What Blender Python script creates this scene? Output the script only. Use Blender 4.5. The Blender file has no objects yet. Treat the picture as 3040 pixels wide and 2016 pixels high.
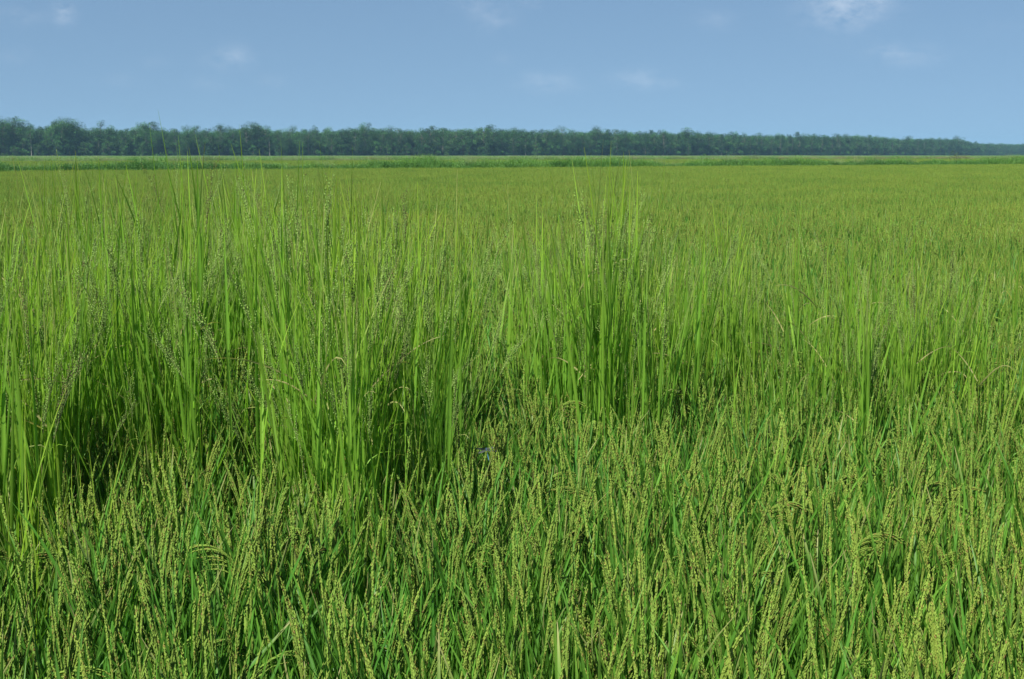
import bpy, math, random
import numpy as np
from mathutils import Vector

random.seed(7)
RNG = np.random.default_rng(11)
S = bpy.context.scene
COL = S.collection
D2R = math.pi / 180

# ------------------------------------------------------------------ camera
EYE = 1.80          # standing eye height above the mud
CAN = 0.90          # height of the rice canopy
FPX = 1280.0        # focal length in pixels of the 1024 px wide frame
PITCH = 8.22        # degrees the camera looks down
cam_d = bpy.data.cameras.new('camera')
cam = bpy.data.objects.new('camera', cam_d)
COL.objects.link(cam)
cam.location = (0, 0, EYE)
cam.rotation_euler = (math.radians(90 - PITCH), 0, 0)
cam_d.sensor_width = 36.0
cam_d.lens = 36.0 * FPX / 1024.0
cam_d.clip_start = 0.05
cam_d.clip_end = 20000
S.camera = cam


def ground_at(px, py, z=CAN):
    """world point of height z seen at pixel (px, py) of the 1024 x 679 frame"""
    a = PITCH * D2R + math.atan((py - 339.5) / FPX)
    y = (EYE - z) / math.tan(a)
    depth = math.cos(PITCH * D2R) * y + math.sin(PITCH * D2R) * (EYE - z)
    return ((px - 512) / FPX * depth, y, z)


def row(px, y):
    return (px - 512) / FPX * y


# ------------------------------------------------------------------ sky, sun, exposure
SUN_EL, SUN_AZ = 54.0, -143.0      # azimuth clockwise from +Y (the view direction): left, a little behind
w = bpy.data.worlds.new('World')
S.world = w
w.use_nodes = True
nt = w.node_tree
nt.nodes.clear()


def N(tree, kind, **kw):
    n = tree.nodes.new(kind)
    for k, v in kw.items():
        setattr(n, k, v)
    return n


wo = N(nt, 'ShaderNodeOutputWorld')
bg = N(nt, 'ShaderNodeBackground')
sky = N(nt, 'ShaderNodeTexSky', sky_type='NISHITA')
sky.sun_disc = False
sky.sun_elevation = math.radians(SUN_EL)
sky.sun_rotation = math.radians(SUN_AZ)
sky.altitude = 0
sky.air_density = 1.0
sky.dust_density = 0.6
sky.ozone_density = 3.0
bg.inputs['Strength'].default_value = 0.056
tc = N(nt, 'ShaderNodeTexCoord')
sep = N(nt, 'ShaderNodeSeparateXYZ')
nt.links.new(tc.outputs['Generated'], sep.inputs[0])


def M(op, a, b=None, c=None, tree=nt, clamp=False):
    n = N(tree, 'ShaderNodeMath', operation=op)
    n.use_clamp = clamp
    for i, v in enumerate((a, b, c)):
        if v is None:
            continue
        if isinstance(v, (int, float)):
            n.inputs[i].default_value = v
        else:
            tree.links.new(v, n.inputs[i])
    return n.outputs[0]


# the Nishita sky is almost white at the horizon: this humid summer sky stays blue down to the trees,
# so the direction is lifted a little before the sky is looked up
elev0 = sep.outputs['Z']
lift = M('ADD', M('MULTIPLY', elev0, 0.80), 0.20)
comb = N(nt, 'ShaderNodeCombineXYZ')
nt.links.new(sep.outputs['X'], comb.inputs[0])
nt.links.new(sep.outputs['Y'], comb.inputs[1])
nt.links.new(lift, comb.inputs[2])
nrm = N(nt, 'ShaderNodeVectorMath', operation='NORMALIZE')
nt.links.new(comb.outputs[0], nrm.inputs[0])
nt.links.new(nrm.outputs[0], sky.inputs['Vector'])
yy = M('MAXIMUM', sep.outputs['Y'], 0.05)
az = M('DIVIDE', sep.outputs['X'], yy)
el = M('DIVIDE', sep.outputs['Z'], yy)
noise = N(nt, 'ShaderNodeTexNoise')
noise.inputs['Scale'].default_value = 55
noise.inputs['Detail'].default_value = 7
noise.inputs['Roughness'].default_value = 0.62
cv = N(nt, 'ShaderNodeCombineXYZ')
nt.links.new(az, cv.inputs[0])
nt.links.new(M('MULTIPLY', el, 1.7), cv.inputs[1])
nt.links.new(cv.outputs[0], noise.inputs['Vector'])
nz = M('MULTIPLY_ADD', noise.outputs['Fac'], 3.2, -1.1, clamp=True)
# clouds: centre px, centre py (in the 1024 x 679 frame), half width, half height, strength
CL = [(76, 13, 9, 10, .60), (32, 16, 22, 8, .18), (237, 57, 20, 10, .42), (212, 83, 16, 7, .14), (276, 81, 14, 6, .14),
      (494, 17, 18, 12, .30), (472, 4, 14, 7, .24), (834, 7, 32, 20, .62), (862, 2, 26, 12, .3), (711, 19, 16, 9, .24), (548, 82, 26, 9, .34),
      (638, 79, 24, 9, .30), (667, 84, 16, 4, .14), (899, 55, 30, 9, .30), (26, 56, 14, 8, .13), (128, 80, 16, 6, .10), (505, 58, 12, 6, .08),
      (160, 62, 14, 6, .08), (530, 3, 10, 5, .2), (880, 52, 12, 6, .2), (990, 30, 30, 8, .06)]
tot = None
for (cx, cy, sx, sy, st) in CL:
    ea = math.tan(math.atan((339.5 - cy) / FPX) - PITCH * D2R)
    fx = (cx - 512) / FPX
    dx = M('DIVIDE', M('SUBTRACT', az, fx), sx * 1.05 / FPX)
    dy = M('DIVIDE', M('SUBTRACT', el, ea), sy * 1.05 / FPX)
    r2 = M('ADD', M('MULTIPLY', dx, dx), M('MULTIPLY', dy, dy))
    g = M('MULTIPLY', M('EXPONENT', M('MULTIPLY', r2, -1.0)), st * .5)
    tot = g if tot is None else M('ADD', tot, g)
front = M('GREATER_THAN', sep.outputs['Y'], 0.06)
cm = M('MULTIPLY', M('MULTIPLY', tot, nz), front, clamp=True)
tint = N(nt, 'ShaderNodeMix', data_type='RGBA', blend_type='MULTIPLY')
tint.inputs['Factor'].default_value = 1.0
nt.links.new(sky.outputs[0], tint.inputs['A'])
tint.inputs['B'].default_value = (0.945, 0.980, 0.915, 1)
mixc = N(nt, 'ShaderNodeMix', data_type='RGBA')
nt.links.new(cm, mixc.inputs['Factor'])
nt.links.new(tint.outputs['Result'], mixc.inputs['A'])
mixc.inputs['B'].default_value = (6.0, 6.6, 7.4, 1)
nt.links.new(mixc.outputs['Result'], bg.inputs['Color'])
nt.links.new(bg.outputs[0], wo.inputs[0])

sl = bpy.data.lights.new('sun', 'SUN')
sl.energy = 4.2
sl.angle = math.radians(0.53)
sl.color = (1.0, 0.96, 0.88)
sun = bpy.data.objects.new('sun', sl)
COL.objects.link(sun)
sd = Vector((math.cos(SUN_EL * D2R) * math.sin(SUN_AZ * D2R), math.cos(SUN_EL * D2R) * math.cos(SUN_AZ * D2R), math.sin(SUN_EL * D2R)))
sun.rotation_euler = sd.to_track_quat('Z', 'Y').to_euler()
sun.location = (-60, -30, 90)

S.view_settings.view_transform = 'Standard'
S.view_settings.look = 'None'
S.view_settings.exposure = 1.3
S.view_settings.gamma = 1.0
S.cycles.max_bounces = 6
S.cycles.diffuse_bounces = 4
S.cycles.volume_bounces = 0
S.cycles.use_denoising = True
S.cycles.sample_clamp_indirect = 3.0


# ------------------------------------------------------------------ helpers
def tag(o, label=None, cat=None, group=None, kind=None):
    if label: o['label'] = label
    if cat: o['category'] = cat
    if group: o['group'] = group
    if kind: o['kind'] = kind
    return o


class Geo:
    """collects vertices, quads, tris and a base colour per vertex"""
    def __init__(s):
        s.V, s.Q, s.T, s.C, s.n = [], [], [], [], 0

    def add(s, V, Q=None, T=None, C=None):
        V = np.asarray(V, float).reshape(-1, 3)
        if Q is not None and len(Q): s.Q.append(np.asarray(Q) + s.n)
        if T is not None and len(T): s.T.append(np.asarray(T) + s.n)
        C = np.asarray(C, float)
        if C.ndim == 1: C = np.tile(C, (len(V), 1))
        s.V.append(V); s.C.append(C); s.n += len(V)

    def merged(s):
        z = np.zeros
        return (np.concatenate(s.V) if s.V else z((0, 3)), np.concatenate(s.Q) if s.Q else z((0, 4), int),
                np.concatenate(s.T) if s.T else z((0, 3), int), np.concatenate(s.C) if s.C else z((0, 3)))

    def add_geo(s, m, R=None, t=None, sc=1.0, cmul=None):
        V, Q, T, C = m
        V = V * sc
        if R is not None: V = V @ R.T
        if t is not None: V = V + t
        s.add(V, Q, T, C if cmul is None else C * cmul)

    def mesh(s, name, mat, smooth=True):
        V, Q, T, C = s.merged()
        me = bpy.data.meshes.new(name)
        nv, nq, ntr = len(V), len(Q), len(T)
        me.vertices.add(nv)
        me.vertices.foreach_set('co', V.astype(np.float32).ravel())
        me.loops.add(nq * 4 + ntr * 3)
        me.loops.foreach_set('vertex_index', np.concatenate([Q.ravel(), T.ravel()]).astype(np.int32))
        me.polygons.add(nq + ntr)
        st = np.concatenate([np.arange(nq) * 4, nq * 4 + np.arange(ntr) * 3]).astype(np.int32)
        me.polygons.foreach_set('loop_start', st)
        me.polygons.foreach_set('use_smooth', np.full(nq + ntr, smooth))
        me.update(calc_edges=True)
        a = me.color_attributes.new('col', 'FLOAT_COLOR', 'POINT')
        a.data.foreach_set('color', np.hstack([C, np.ones((nv, 1))]).astype(np.float32).ravel())
        me.materials.append(mat)
        return me


def obj(name, me, parent=None, loc=(0, 0, 0), rot=(0, 0, 0), sc=1.0):
    o = bpy.data.objects.new(name, me)
    COL.objects.link(o)
    o.location = loc
    o.rotation_euler = rot
    o.scale = (sc, sc, sc) if not isinstance(sc, tuple) else sc
    if parent: o.parent = parent
    return o


def rotm(az, tilt):
    ca, sa, ct, st = math.cos(az), math.sin(az), math.cos(tilt), math.sin(tilt)
    return np.array([[ca, -sa, 0], [sa, ca, 0], [0, 0, 1]]) @ np.array([[ct, 0, st], [0, 1, 0], [-st, 0, ct]])


def blades(g, base, az, tilt, curve, L, W, col, K=6, twist=None, power=1.5, tipcol=None, fold=0.22, nar=0.55, three=True):
    """many grass blades at once; base (n,3), the rest (n,) arrays"""
    base = np.atleast_2d(base); n = len(base)
    A = lambda v: np.broadcast_to(np.asarray(v, float), (n,))
    az, tilt, curve, L, W = map(A, (az, tilt, curve, L, W))
    tw = A(0 if twist is None else twist)
    t = np.linspace(0, 1, K + 1)
    tm = (t[1:] + t[:-1]) / 2
    th = tilt[:, None] + curve[:, None] * tm[None] ** power
    st = (L / K)[:, None]
    r = np.concatenate([np.zeros((n, 1)), np.cumsum(np.sin(th) * st, 1)], 1)
    z = np.concatenate([np.zeros((n, 1)), np.cumsum(np.cos(th) * st, 1)], 1)
    P = base[:, None, :] + np.stack([r * np.cos(az)[:, None], r * np.sin(az)[:, None], z], -1)
    th_v = tilt[:, None] + curve[:, None] * t[None] ** power
    tan = np.stack([np.sin(th_v) * np.cos(az)[:, None], np.sin(th_v) * np.sin(az)[:, None], np.cos(th_v)], -1)
    side = np.stack([-np.sin(az), np.cos(az), np.zeros(n)], -1)[:, None, :] * np.ones((1, K + 1, 1))
    nor = np.cross(tan, side)
    a = (tw[:, None] * (0.3 + 0.7 * t[None]))[..., None]
    sd2 = np.cos(a) * side + np.sin(a) * nor
    nor2 = np.cos(a) * nor - np.sin(a) * side
    wp = W[:, None] * 0.5 * np.minimum(1, 0.45 + 3 * t[None]) * np.maximum(1 - t[None], 0.0) ** nar
    wp[:, -1] = W * 0.03
    wp = wp[..., None]
    C = np.broadcast_to(np.asarray(col, float), (n, 3))[:, None, :] * np.ones((1, K + 1, 1))
    if tipcol is not None:
        f = (np.clip(t - 0.55, 0, 1) / 0.45)[None, :, None] ** 1.5
        C = C * (1 - f) + np.broadcast_to(np.asarray(tipcol, float), (n, 3))[:, None, :] * f
    if three:
        VV = np.stack([P - sd2 * wp + nor2 * wp * fold, P - nor2 * wp * fold, P + sd2 * wp + nor2 * wp * fold], 2); c = 3
        Cc = np.stack([C * 0.97, C * 1.12, C * 0.97], 2)
    else:
        VV = np.stack([P - sd2 * wp, P + sd2 * wp], 2); c = 2
        Cc = np.stack([C, C], 2)
    idx = np.arange(n * (K + 1) * c).reshape(n, K + 1, c)
    Q = np.stack([idx[:, :-1, :-1], idx[:, :-1, 1:], idx[:, 1:, 1:], idx[:, 1:, :-1]], -1).reshape(-1, 4)
    g.add(VV.reshape(-1, 3), Q, None, Cc.reshape(-1, 3))


def grains(g, P, Dv, L, R, C):
    """many seed grains: four-sided spindles along Dv"""
    n = len(P)
    Dv = Dv / np.linalg.norm(Dv, axis=1, keepdims=True)
    ref = np.where(np.abs(Dv[:, 2:3]) > .9, np.array([[1., 0, 0]]), np.array([[0, 0, 1.]]))
    u = np.cross(Dv, ref); u /= np.linalg.norm(u, axis=1, keepdims=True)
    v = np.cross(Dv, u)
    L = np.broadcast_to(L, (n,))[:, None]; R = np.broadcast_to(R, (n,))[:, None]
    m = P + Dv * L * 0.42
    V = np.stack([P, m + u * R, m + v * R, m - u * R, m - v * R, P + Dv * L], 1)
    f = np.array([[0, 2, 1], [0, 3, 2], [0, 4, 3], [0, 1, 4], [5, 1, 2], [5, 2, 3], [5, 3, 4], [5, 4, 1]])
    T = (np.arange(n)[:, None, None] * 6 + f[None]).reshape(-1, 3)
    g.add(V.reshape(-1, 3), None, T, np.repeat(C, 6, 0))


def tube(g, P, R, C, sides=4):
    P = np.asarray(P, float); n = len(P)
    R = np.broadcast_to(np.asarray(R, float), (n,))
    tan = np.gradient(P, axis=0)
    tan /= np.linalg.norm(tan, axis=1, keepdims=True) + 1e-9
    ref = np.array([0.31, 0.95, 0.0])
    u = np.cross(tan, ref); u /= np.linalg.norm(u, axis=1, keepdims=True) + 1e-9
    v = np.cross(tan, u)
    a = np.arange(sides) * 2 * math.pi / sides
    V = P[:, None] + R[:, None, None] * (np.cos(a)[None, :, None] * u[:, None] + np.sin(a)[None, :, None] * v[:, None])
    i = np.arange(n * sides).reshape(n, sides)
    j = np.roll(i, -1, 1)
    Q = np.stack([i[:-1], j[:-1], j[1:], i[1:]], -1).reshape(-1, 4)
    C = np.asarray(C, float)
    if C.ndim == 2: C = np.repeat(C, sides, 0)
    g.add(V.reshape(-1, 3), Q, None, C)


# ------------------------------------------------------------------ materials
def leaf_mat(name, transl=0.35, rough=0.5, spec=0.35, vary=0.12, patch=None, tcol=(1.05, 1.15, 0.55)):
    m = bpy.data.materials.new(name)
    m.use_nodes = True
    t = m.node_tree
    t.nodes.clear()
    out = N(t, 'ShaderNodeOutputMaterial')
    at = N(t, 'ShaderNodeAttribute', attribute_name='col')
    oi = N(t, 'ShaderNodeObjectInfo')
    hs = N(t, 'ShaderNodeHueSaturation')
    t.links.new(at.outputs['Color'], hs.inputs['Color'])
    v = M('MULTIPLY_ADD', oi.outputs['Random'], 2 * vary, 1 - vary, tree=t)
    h = M('MULTIPLY_ADD', oi.outputs['Random'], -0.014, 0.507, tree=t)
    if patch:
        ge = N(t, 'ShaderNodeNewGeometry')
        no = N(t, 'ShaderNodeTexNoise')
        no.inputs['Scale'].default_value = patch[0]
        no.inputs['Detail'].default_value = 3
        t.links.new(ge.outputs['Position'], no.inputs['Vector'])
        v = M('MULTIPLY', v, M('MULTIPLY_ADD', no.outputs['Fac'], patch[1] * 2, 1 - patch[1], tree=t), tree=t)
        h = M('ADD', h, M('MULTIPLY_ADD', no.outputs['Fac'], -0.05, 0.025, tree=t), tree=t)
    t.links.new(v, hs.inputs['Value'])
    t.links.new(h, hs.inputs['Hue'])
    pb = N(t, 'ShaderNodeBsdfPrincipled')
    pb.inputs['Roughness'].default_value = rough
    pb.inputs['Specular IOR Level'].default_value = spec
    t.links.new(hs.outputs[0], pb.inputs['Base Color'])
    tr = N(t, 'ShaderNodeBsdfTranslucent')
    mu = N(t, 'ShaderNodeMix', data_type='RGBA', blend_type='MULTIPLY')
    mu.inputs['Factor'].default_value = 1
    t.links.new(hs.outputs[0], mu.inputs['A'])
    mu.inputs['B'].default_value = (*tcol, 1)
    t.links.new(mu.outputs['Result'], tr.inputs['Color'])
    mx = N(t, 'ShaderNodeMixShader')
    mx.inputs[0].default_value = transl
    t.links.new(pb.outputs[0], mx.inputs[1])
    t.links.new(tr.outputs[0], mx.inputs[2])
    t.links.new(mx.outputs[0], out.inputs[0])
    return m


def ground_mat(name, c1, c2, scale, rough=0.8, bump=0.1):
    m = bpy.data.materials.new(name)
    m.use_nodes = True
    t = m.node_tree
    pb = t.nodes['Principled BSDF']
    pb.inputs['Roughness'].default_value = rough
    ge = N(t, 'ShaderNodeNewGeometry')
    no = N(t, 'ShaderNodeTexNoise')
    no.inputs['Scale'].default_value = scale
    no.inputs['Detail'].default_value = 8
    t.links.new(ge.outputs['Position'], no.inputs['Vector'])
    cr = N(t, 'ShaderNodeValToRGB')
    cr.color_ramp.elements[0].position = .35
    cr.color_ramp.elements[1].position = .65
    cr.color_ramp.elements[0].color = (*c1, 1)
    cr.color_ramp.elements[1].color = (*c2, 1)
    t.links.new(no.outputs['Fac'], cr.inputs[0])
    t.links.new(cr.outputs[0], pb.inputs['Base Color'])
    bp = N(t, 'ShaderNodeBump')
    bp.inputs['Strength'].default_value = bump
    t.links.new(no.outputs['Fac'], bp.inputs['Height'])
    t.links.new(bp.outputs[0], pb.inputs['Normal'])
    return m


M_RICE = leaf_mat('rice_leaf', 0.38, 0.45, 0.24, 0.10, patch=(0.35, 0.14))
M_GRAIN = leaf_mat('rice_grain', 0.28, 0.7, 0.10, 0.10, patch=(0.35, 0.12), tcol=(1.05, 1.05, 0.6))
M_WEED = leaf_mat('tall_grass_leaf', 0.55, 0.45, 0.2, 0.13, patch=(0.8, 0.10))
M_SEED = leaf_mat('tall_grass_seed', 0.20, 0.6, 0.2, 0.10)
M_BUSH = leaf_mat('levee_leaf', 0.30, 0.5, 0.3, 0.16, patch=(0.12, 0.30))
M_TREE = leaf_mat('tree_leaf', 0.25, 0.6, 0.2, 0.26, tcol=(1.0, 1.1, .6))
M_BARK = leaf_mat('bark', 0.0, 0.9, 0.1, 0.2)
M_MUD = ground_mat('paddy_mud', (0.028, 0.030, 0.014), (0.055, 0.060, 0.026), 2.2)
M_SOIL = ground_mat('levee_soil', (0.05, 0.075, 0.025), (0.08, 0.10, 0.035), 0.8)

# albedos
RL = np.array([0.052, 0.168, 0.022])      # blue-green rice leaf
RL2 = np.array([0.105, 0.245, 0.022])     # yellower leaf
GR = np.array([0.158, 0.266, 0.042])      # green-gold grain
GT = np.array([0.215, 0.200, 0.045])       # tan grain
WD = np.array([0.180, 0.340, 0.038])      # tall grass
DRY = np.array([0.36, 0.34, 0.14])


# ------------------------------------------------------------------ rice
def make_panicle(seed, droop, Lp=0.19, lod=0):
    """rice panicle: a rachis and appressed branches set with grains; grows along +Z, nods towards +X"""
    r = np.random.default_rng(seed)
    g = Geo()
    K = 10
    t = np.linspace(0, 1, K + 1)
    th = droop * t ** 1.6
    X = np.concatenate([[0], np.cumsum(np.sin((th[1:] + th[:-1]) / 2))]) * Lp / K
    Z = np.concatenate([[0], np.cumsum(np.cos((th[1:] + th[:-1]) / 2))]) * Lp / K
    R = np.stack([X, np.zeros(K + 1), Z], 1)
    base = GR * r.uniform(0.85, 1.12) + (GT - GR) * r.uniform(0, 0.22)
    if lod == 0: tube(g, R, np.linspace(0.0012, 0.0006, K + 1), base * 0.8, 3)
    nb = r.integers(10, 15)
    spread = r.uniform(0.015, 0.06) * (1 + 1.4 * (droop > 0.8))
    for b in range(nb):
        tb = 0.0 + 0.8 * b / nb
        p0 = np.array([np.interp(tb, t, X), 0, np.interp(tb, t, Z)])
        th0 = np.interp(tb, t, th)
        Lb = Lp * (0.60 - 0.38 * tb) * r.uniform(.8, 1.15)
        ph = b * 2.4 + r.uniform(-.4, .4)
        ng = max(3, int(Lb / (0.0036 if lod == 0 else 0.012)))
        u = (np.arange(ng) + .6) / ng
        thb = th0 + droop * 0.8 * u * (1 - tb * .5)
        off = np.tan(spread) * Lb * u ** 0.8 * (1 - .45 * u)
        base_x = np.cumsum(np.sin(thb)) * Lb / ng
        base_z = np.cumsum(np.cos(thb)) * Lb / ng
        P = p0 + np.stack([base_x + off * math.cos(ph) * np.cos(thb), off * math.sin(ph), base_z - off * math.cos(ph) * np.sin(thb)], 1)
        side = r.uniform(-1, 1, (ng, 3)) * 0.0009
        Dv = np.stack([np.sin(thb), np.zeros(ng), np.cos(thb)], 1) + r.normal(0, 0.06, (ng, 3))
        if lod == 0: tube(g, np.concatenate([p0[None], P[:-1]]), np.linspace(.0021, .0011, len(P)), base * 1.0, 4)
        k = r.random((ng, 1))
        C = np.where(k < .10, GT * r.uniform(.7, 1.1, (ng, 1)), base * r.uniform(.90, 1.12, (ng, 1)))
        C = np.where(k > .97, np.array([[0.20, 0.13, 0.05]]), C)
        s = 1.0 if lod == 0 else 2.1
        grains(g, P + side, Dv, r.uniform(.0098, .0125, ng) * (1 if lod == 0 else 1.6), r.uniform(.0014, .0017, ng) * s ** .8, C)
    # terminal grains on the rachis
    ng = 12 if lod == 0 else 4
    u = np.linspace(.55, 1, ng)
    P = np.stack([np.interp(u, t, X), np.zeros(ng), np.interp(u, t, Z)], 1) + r.normal(0, .001, (ng, 3))
    tu = np.interp(u, t, th)
    grains(g, P, np.stack([np.sin(tu), np.zeros(ng), np.cos(tu)], 1) + r.normal(0, .2, (ng, 3)), .0085, .0019 * (1 if lod == 0 else 1.8),
           base * r.uniform(.8, 1.2, (ng, 1)))
    return g


NP = 16
droops = [0.05, .12, .18, .2, .08, .3, .12, .35, .10, .22, .18, .45, 1.5, 2.0, 1.7, 2.3]
PAN_HI = [make_panicle(100 + i, droops[i], 0.18 + 0.06 * ((i * 7) % 5) / 4) for i in range(NP)]
PAN_LO = [make_panicle(100 + i, droops[i], 0.18 + 0.06 * ((i * 7) % 5) / 4, 1).merged() for i in range(NP)]
PAN_HIM = [p.merged() for p in PAN_HI]
PAN_MESH = [p.mesh('panicle', M_GRAIN) for p in PAN_HI]


def rice_plant(seed, lod=0, drooping=False):
    """foliage Geo and panicle placements (variant, position, tilt, azimuth, scale)"""
    r = np.random.default_rng(seed)
    g = Geo(); pans = []
    nt_ = r.integers(7, 10)
    hue = r.uniform(0, 1)
    base_c = (RL * (1 - .5 * hue) + RL2 * .5 * hue) * r.uniform(.88, 1.12)
    K = 6 if lod == 0 else 3
    for i in range(nt_):
        a0 = r.uniform(0, 2 * math.pi); rr = r.uniform(0, .045)
        b = np.array([rr * math.cos(a0), rr * math.sin(a0), 0])
        az = a0 + r.normal(0, .8)
        lean = abs(r.normal(0.0, 0.042)) + (0.25 if drooping and i < 3 else 0)
        H = r.uniform(.58, .70)
        bend = r.uniform(0, .08)
        u = np.linspace(0, 1, 5)
        P = b + np.stack([np.cos(az) * np.sin(lean + bend * u) * H * u, np.sin(az) * np.sin(lean + bend * u) * H * u, np.cos(lean + bend * u) * H * u], 1)
        tube(g, P, np.linspace(.0024, .0014, 5), base_c * np.array([1.35, 1.15, 1.0]), 3)
        tp = P[-1]
        if drooping and i < 3:
            v = 12 + int(r.integers(0, 4))
        else:
            v = int(r.integers(0, 12)) if r.random() > .05 else 12 + int(r.integers(0, 4))
        if r.random() > .12:
            pans.append((v, tp, lean + bend * 1.1 + abs(r.normal(0, .04)), az, r.uniform(.88, 1.14)))
        # leaves of the tiller
        zf = np.array([.32, .52, .72, .90]) + r.uniform(-.05, .05, 4)
        base = np.stack([np.interp(zf, u, P[:, k]) for k in range(3)], 1)
        la = az + np.array([0, math.pi, .4, math.pi + .5]) + r.normal(0, .9, 4)
        L = np.array([.42, .44, .38, .28]) * r.uniform(.8, 1.18, 4)
        tilt = np.array([.16, .16, .17, .20]) + np.abs(r.normal(0, .10, 4))
        curve = np.abs(r.normal(.10, .22, 4))
        big = r.random(4) < .06
        tilt = np.where(big, tilt + .55, tilt); curve = np.where(big, curve * .4, curve)
        W = r.uniform(.008, .0155, 4) if lod == 0 else r.uniform(.011, .015, 4)
        cc = base_c * r.uniform(.82, 1.2, (4, 1))
        tip = np.where(r.random((4, 1)) < .14, DRY[None] * .8, cc * np.array([1.25, 1.08, .9]))
        blades(g, base, la, tilt, curve, L, W, cc, K=K, twist=r.normal(0, .9, 4), tipcol=tip, three=(lod == 0))
    # young sterile blades that fill the stand
    m = 8 if lod == 0 else 4
    a = r.uniform(0, 6.28, m); rr = r.uniform(0, .06, m)
    blades(g, np.stack([rr * np.cos(a), rr * np.sin(a), np.full(m, .22)], 1), r.uniform(0, 6.28, m), np.abs(r.normal(.05, .08, m)), np.abs(r.normal(.1, .15, m)),
           r.uniform(.46, .70, m), r.uniform(.007, .012, m) * (1 if lod == 0 else 1.4), base_c * r.uniform(.8, 1.15, (m, 1)), K=K, twist=r.normal(0, 1.0, m), three=(lod == 0))
    return g, pans


def src_collection(name, meshes):
    c = bpy.data.collections.new(name)
    for i, me in enumerate(meshes):
        o = bpy.data.objects.new(f'{name}_{i:02d}', me)
        c.objects.link(o)
    return c


def scatter(name, coll, P, rotz, scale, idx, tilt=None):
    """ONE stuff object whose geometry nodes place copies of the collection's meshes at its points"""
    n = len(P)
    me = bpy.data.meshes.new(name)
    me.vertices.add(n)
    me.vertices.foreach_set('co', np.asarray(P, np.float32).ravel())
    ra = np.zeros((n, 3), np.float32); ra[:, 2] = rotz
    if tilt is not None: ra[:, 0] = tilt[:, 0]; ra[:, 1] = tilt[:, 1]
    at = me.attributes.new('rot', 'FLOAT_VECTOR', 'POINT'); at.data.foreach_set('vector', ra.ravel())
    at = me.attributes.new('scl', 'FLOAT_VECTOR', 'POINT'); at.data.foreach_set('vector', np.asarray(scale, np.float32).ravel())
    at = me.attributes.new('pick', 'INT', 'POINT'); at.data.foreach_set('value', np.asarray(idx, np.int32))
    o = obj(name, me)
    ng = bpy.data.node_groups.new(name, 'GeometryNodeTree')
    ng.interface.new_socket('Geometry', in_out='INPUT', socket_type='NodeSocketGeometry')
    ng.interface.new_socket('Geometry', in_out='OUTPUT', socket_type='NodeSocketGeometry')
    gi = N(ng, 'NodeGroupInput'); go = N(ng, 'NodeGroupOutput')
    mp = N(ng, 'GeometryNodeMeshToPoints')
    ci = N(ng, 'GeometryNodeCollectionInfo')
    ci.inputs['Collection'].default_value = coll
    ci.inputs['Separate Children'].default_value = True
    ci.inputs['Reset Children'].default_value = True
    ip = N(ng, 'GeometryNodeInstanceOnPoints')
    ip.inputs['Pick Instance'].default_value = True
    def na(nm, dt):
        a = N(ng, 'GeometryNodeInputNamedAttribute', data_type=dt)
        a.inputs['Name'].default_value = nm
        return a.outputs['Attribute']
    er = N(ng, 'FunctionNodeEulerToRotation')
    ng.links.new(na('rot', 'FLOAT_VECTOR'), er.inputs[0])
    ng.links.new(gi.outputs[0], mp.inputs['Mesh'])
    ng.links.new(mp.outputs[0], ip.inputs['Points'])
    ng.links.new(ci.outputs[0], ip.inputs['Instance'])
    ng.links.new(na('pick', 'INT'), ip.inputs['Instance Index'])
    ng.links.new(er.outputs[0], ip.inputs['Rotation'])
    ng.links.new(na('scl', 'FLOAT_VECTOR'), ip.inputs['Scale'])
    ng.links.new(ip.outputs[0], go.inputs[0])
    md = o.modifiers.new('scatter', 'NODES')
    md.node_group = ng
    return o


# twelve kinds of plant: full detail parts, and the same joined for the rest of the field
NPL = 14
plant_parts, plant_joined = [], []
for i in range(NPL):
    g, pans = rice_plant(500 + i, 0, drooping=(i >= 12))
    plant_parts.append((g.mesh('leaves', M_RICE), pans))
    # joined version keeps grains and leaves in one mesh of two materials
J_RICE = M_RICE


def join_mesh(name, gl, gg):
    """leaves + grains in one mesh with two material slots"""
    g = Geo()
    Vl, Ql, Tl, Cl = gl.merged(); Vg, Qg, Tg, Cg = gg.merged()
    g.add(Vl, Ql, Tl, Cl); g.add(Vg, Qg, Tg, Cg)
    me = g.mesh(name, M_RICE)
    me.materials.append(M_GRAIN)
    # polygons are stored quads first, then tris
    mi = np.concatenate([np.zeros(len(Ql)), np.ones(len(Qg)), np.zeros(len(Tl)), np.ones(len(Tg))]).astype(np.int32)
    me.polygons.foreach_set('material_index', mi)
    return me


def compose(placements, lod):
    """placements: (seed, x, y, rz, sc)"""
    gl, gg = Geo(), Geo()
    for (sd_, x, y, rz, sc) in placements:
        g, pans = rice_plant(sd_, lod, drooping=(sd_ % 17 == 0))
        R = rotm(rz, 0)
        gl.add_geo(g.merged(), R, np.array([x, y, 0]), sc)
        src = PAN_HIM if lod == 0 else PAN_LO
        for (v, p, ti, az, s2) in pans:
            gg.add_geo(src[v], R @ rotm(az, ti), np.array([x, y, 0]) + (R @ p) * sc, sc * s2)
    return gl, gg


joined_src = []
for i in range(12):
    gl, gg = compose([(500 + i if i < 11 else 512, 0, 0, 0, 1.0)], 0)
    joined_src.append(join_mesh('rice_source', gl, gg))
RICE_SRC = src_collection('rice_sources', joined_src)

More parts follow.
